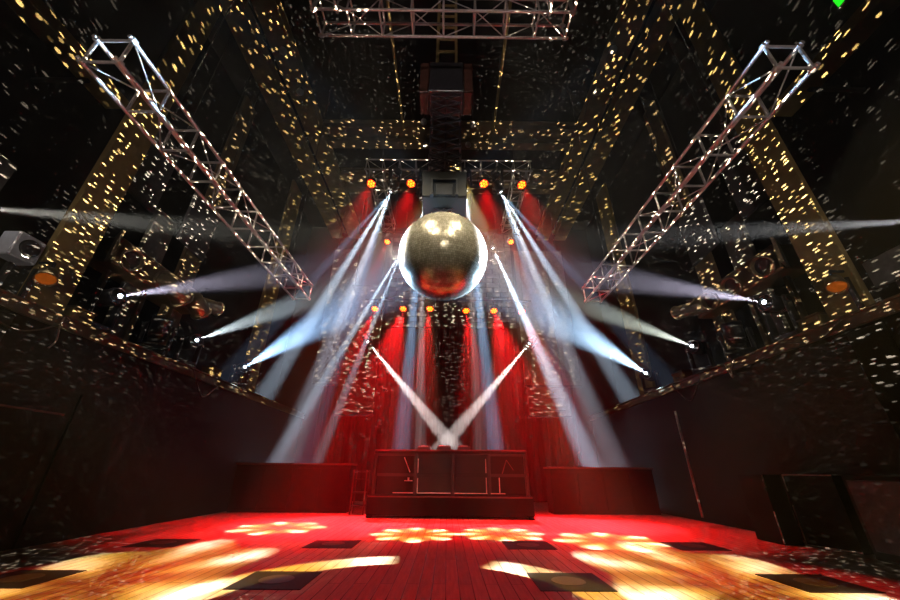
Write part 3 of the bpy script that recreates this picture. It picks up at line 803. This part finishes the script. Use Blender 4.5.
# counters either side
for s, xa, xb, z, w in ((-1,-5.85,-2.68,1.2,'left'),(1,2.88,5.75,1.15,'right')):
    c = thing('bar_counter', 'black counter with thin red-lit top, %s of the booth' % w, 'counter', ((xa+xb)/2,11.3,0), 'counters beside the booth')
    b = MB(); b.box((0,0,(z-.05)/2), (xb-xa,.6,z-.05)); b.build('counter_body', M['blackmatte'], c)
    b = MB(); b.box((0,-.02,z-.025), (xb-xa+.06,.7,.05), bev=.01); b.build('counter_top', M['redcab'], c)
    for k in range(4):
        b = MB(); ww = (xb-xa)/4; b.box((-(xb-xa)/2+ww*(k+.5),-.31,z*.48), (ww-.06,.03,z*.82), bev=.008); b.build('front_panel', M['blackmatte'], c)
t = thing('laptop_stand', 'small folding stand on the counter right of the booth', 'stand', (3.78,11.2,1.15))
b = MB(); b.box((0,0,.01), (.24,.2,.02)); b.build('base', M['black'], t)
b = MB(); b.tube((-.05,0,.02), (.0,0,.34), .014); b.tube((.07,0,.02), (.0,0,.22), .012); b.tube((0,0,.34), (.05,-.06,.40), .014); b.build('arm', M['redcab'], t)
t = thing('equipment_rack', 'slim metal rack standing just left of the booth', 'rack', (-2.30,10.7,0))
b = MB()
for xx in (-.17,.17):
    for yy in (-.17,.17): b.box((xx,yy,.52), (.03,.03,1.04))
b.build('upright', M['redcab'], t)
for z in (.2,.5,.8,1.0):
    b = MB(); b.box((0,0,z), (.32,.34,.03)); b.build('shelf', M['black'], t)

# cabinets close to the camera
t = thing('tall_cabinet', 'tall black cabinet at the left picture edge with an orange-lit top edge', 'cabinet', (-5.72,4.3,0))
b = MB(); b.box((0,0,.85), (.44,2.04,1.70), bev=.012); b.build('cabinet_body', M['blackmatte'], t)
b = MB(); b.box((.0,0,1.705), (.47,2.08,.025)); b.build('top_edge', M['redcab'], t)
b = MB(); b.box((.225,.1,.85), (.012,1.6,1.4)); b.build('door', M['blackmatte'], t)
t = thing('speaker_cabinet', 'black stage cabinet with pale worn edges against the right wall', 'loudspeaker', (5.62,6.59,0))
def prism(corners, h, o):
    b = MB(); n = len(corners); q = [Vector((x-o[0], y-o[1], 0)) for x, y in corners]
    b.add(q + [p + Vector((0,0,h)) for p in q], [tuple(range(n-1,-1,-1)), tuple(range(n,2*n))] + [(i,(i+1) % n,(i+1) % n+n,i+n) for i in range(n)])
    return b
HB = .99; Bc = Vector((0,0,0)); Cc = Vector((.18,-.66,0)); up1 = Vector((0,0,1))
prism([(5.62,6.59),(5.80,5.93),(5.97,5.95),(5.97,6.62)], HB, (5.62,6.59)).build('cabinet_body', M['blackmatte'], t)
for p, q in ((Bc+up1*HB, Cc+up1*HB),(Bc+up1*(HB-.02), Bc+up1*(HB-.24)),(Bc+up1*.02, Bc+up1*.55),(Bc+up1*.015, Cc+up1*.015)):
    b = MB(); b.tube(p, q, .011, 6); b.build('edge_trim', M['metaledge'], t)
t = thing('flight_case', 'black case with pale corner edging standing left of the right wall cabinet', 'case', (5.30,6.62,0))
prism([(5.30,6.62),(5.60,6.61),(5.62,7.2),(5.32,7.2)], HB, (5.30,6.62)).build('case_body', M['blackmatte'], t)
for za, zb in ((.02,.46),(.80,HB)):
    b = MB(); b.tube((0,0,za), (0,0,zb), .010, 6); b.build('edge_trim', M['metaledge'], t)
t = thing('bass_bin', 'plain matte black bass cabinet at the lower right picture edge', 'loudspeaker', (5.78,5.05,0))
b = MB(); b.box((.0,0,.5), (.38,1.08,1.0), bev=.015); b.build('cabinet_body', M['blackmatte'], t)
b = MB(); b.box((-.195,0,.52), (.02,.95,.83), bev=.008); b.build('grille', M['rubber'], t)

# plates let into the dance floor
for i, x in enumerate((-4.3,-1.72,1.25,3.78)):
    for j, y in enumerate((4.5,6.5)):
        t = thing('floor_plate', 'dark square plate let into the floor, %s row, %s' % (('nearer','farther')[j], ('outermost on the left','left of centre','right of centre','outermost on the right')[i]), 'floor plate', (x,y,0), 'floor plates')
        b = MB(); b.box((0,0,.003), (.72,.66,.006)); b.build('plate', M['floorbox'], t)
        b = MB(); b.lathe([(.17,.005),(.17,.009),(.16,.010),(.001,.010)], n=24, smooth=False); b.build('round_lens', M['floorlens'], t)

# ------------------------------------------------------------------ lamps standing in for light off the ball, and the overhead pattern lamps
SPK = 16500 * 10   # the pattern passes a tenth of it
for k, (dv, pw, ang) in enumerate((((-1,.12,0),1.0,178),((1,.12,0),1.0,178),((0,1,0),.8,64))):
    dv = Vector(dv).normalized(); p = BC + dv*(BR+.06)
    l = bpy.data.lights.new('ball_sparkle', 'SPOT'); l.energy = SPK*pw; l.spot_size = R(ang); l.spot_blend = .05; l.shadow_soft_size = 0.0  # added bare spots at the ball surface, in place of its reflections
    l.color = (1.0,.86,.62)
    o = bpy.data.objects.new('ball_sparkle', l); C.objects.link(o)
    Mw = dv.to_track_quat('-Z', 'Y').to_matrix()
    o.matrix_world = Matrix.Translation(p) @ Mw.to_4x4()
    speckle(l, Mw, k*1.7+.3)

# the red lamps of the stage truss also flood the floor before the booth
for x, tx in ((-2.62,-3.4),(-1.29,-1.9),(1.16,1.8),(2.43,3.4)):
    lamp('red_wash', (x,8.85,9.35), (tx,8.7,0), (1,.004,.006), 9500, 40, 1.0, .1)

for x, tx in ((-1.29,-.7),(1.16,.4)):
    lamp('red_wash', (x,8.85,9.35), (tx,4.9,0), (1,.004,.01), 1100, 36, 1.0, .1)

def pattern_lamp(pos, floor_pt, radius, power, lobes, rot, kind='flower'):
    pos = Vector(pos); f = Vector(floor_pt); half = math.degrees(math.atan(radius/(f-pos).length))
    o = lamp('pattern_lamp', pos, f, (1,1,1), power, half*2.1, .05, .015)
    gobo(o.data, half, lobes, kind, rot)
PL = 17500
pattern_lamp((-1.95,8.8,9.1), (-3.25,8.2,0), .95, PL, 7, 0.3)
pattern_lamp((-.83,8.8,8.7), (-.56,7.5,0), .86, PL, 8, 1.3)
pattern_lamp((.57,8.8,9.1), (.97,7.6,0), .86, PL, 8, 2.2)
pattern_lamp((1.75,8.8,9.1), (2.65,6.95,0), .95, PL, 7, 3.1)
pattern_lamp((-3.4,-2.4,5.2), (-3.4,4.3,0), 1.35, PL*1.0, 7, .8)
pattern_lamp((2.9,-2.4,5.2), (2.85,4.3,0), 1.35, PL*1.2, 7, 2.0)
# spot behind the ball: the ball throws its round shadow on the near floor
pattern_lamp((0.14,6.4,7.9), (-.38,3.6,0), 2.2, PL*.65, 6, 0.0, 'ring')
# added warm fill lamps, no fixtures, below the square truss, washing the ball
for sx, sy, sz in ((-1.9,-.4,7.8),(1.7,-.4,7.8),(-1.9,2.6,7.85),(1.7,2.6,7.85)): lamp('ball_fill', (sx,sy,sz), (-.1,5.12,4.25), (1,.85,.58), 900, 14 if sy < 0 else 19, .4, .8 if sy < 0 else .35)

# added soft warm fill, low behind the camera, replacing floor bounce on the trusses
for p, tg, pw, ang in (((-1.6,-3.8,1.6),(-4.15,4.6,5.5),800,32),((1.6,-3.8,1.6),(4.15,4.6,5.5),800,32),((-.1,-3.6,1.4),(-.13,3.1,7.9),900,30)):
    lamp('truss_fill', p, tg, (1,.80,.74), pw, ang, 1.0, .2)
# added white fill from below the square truss, picking out the booth front
for sx in (-1.95, 1.75): lamp('booth_fill', (sx,2.5,7.9), (.08,9.9,1.0), (1,.92,.85), 300, 22, 1.0, .1)
# added soft side fill on the first columns and what stands at their feet
for s_ in (-1, 1): lamp('side_fill', (s_*2.2,-2.5,1.9), (s_*6.1,4.5,4.0), (1,.86,.78), 420, 17, 1.0, .15)
# added warm fill from behind the camera for the front of the mirror ball
lamp('ball_fill', (.6,-4.6,4.2), (-.1,5.12,4.3), (1,.87,.66), 450, 8.4, .3, .8)
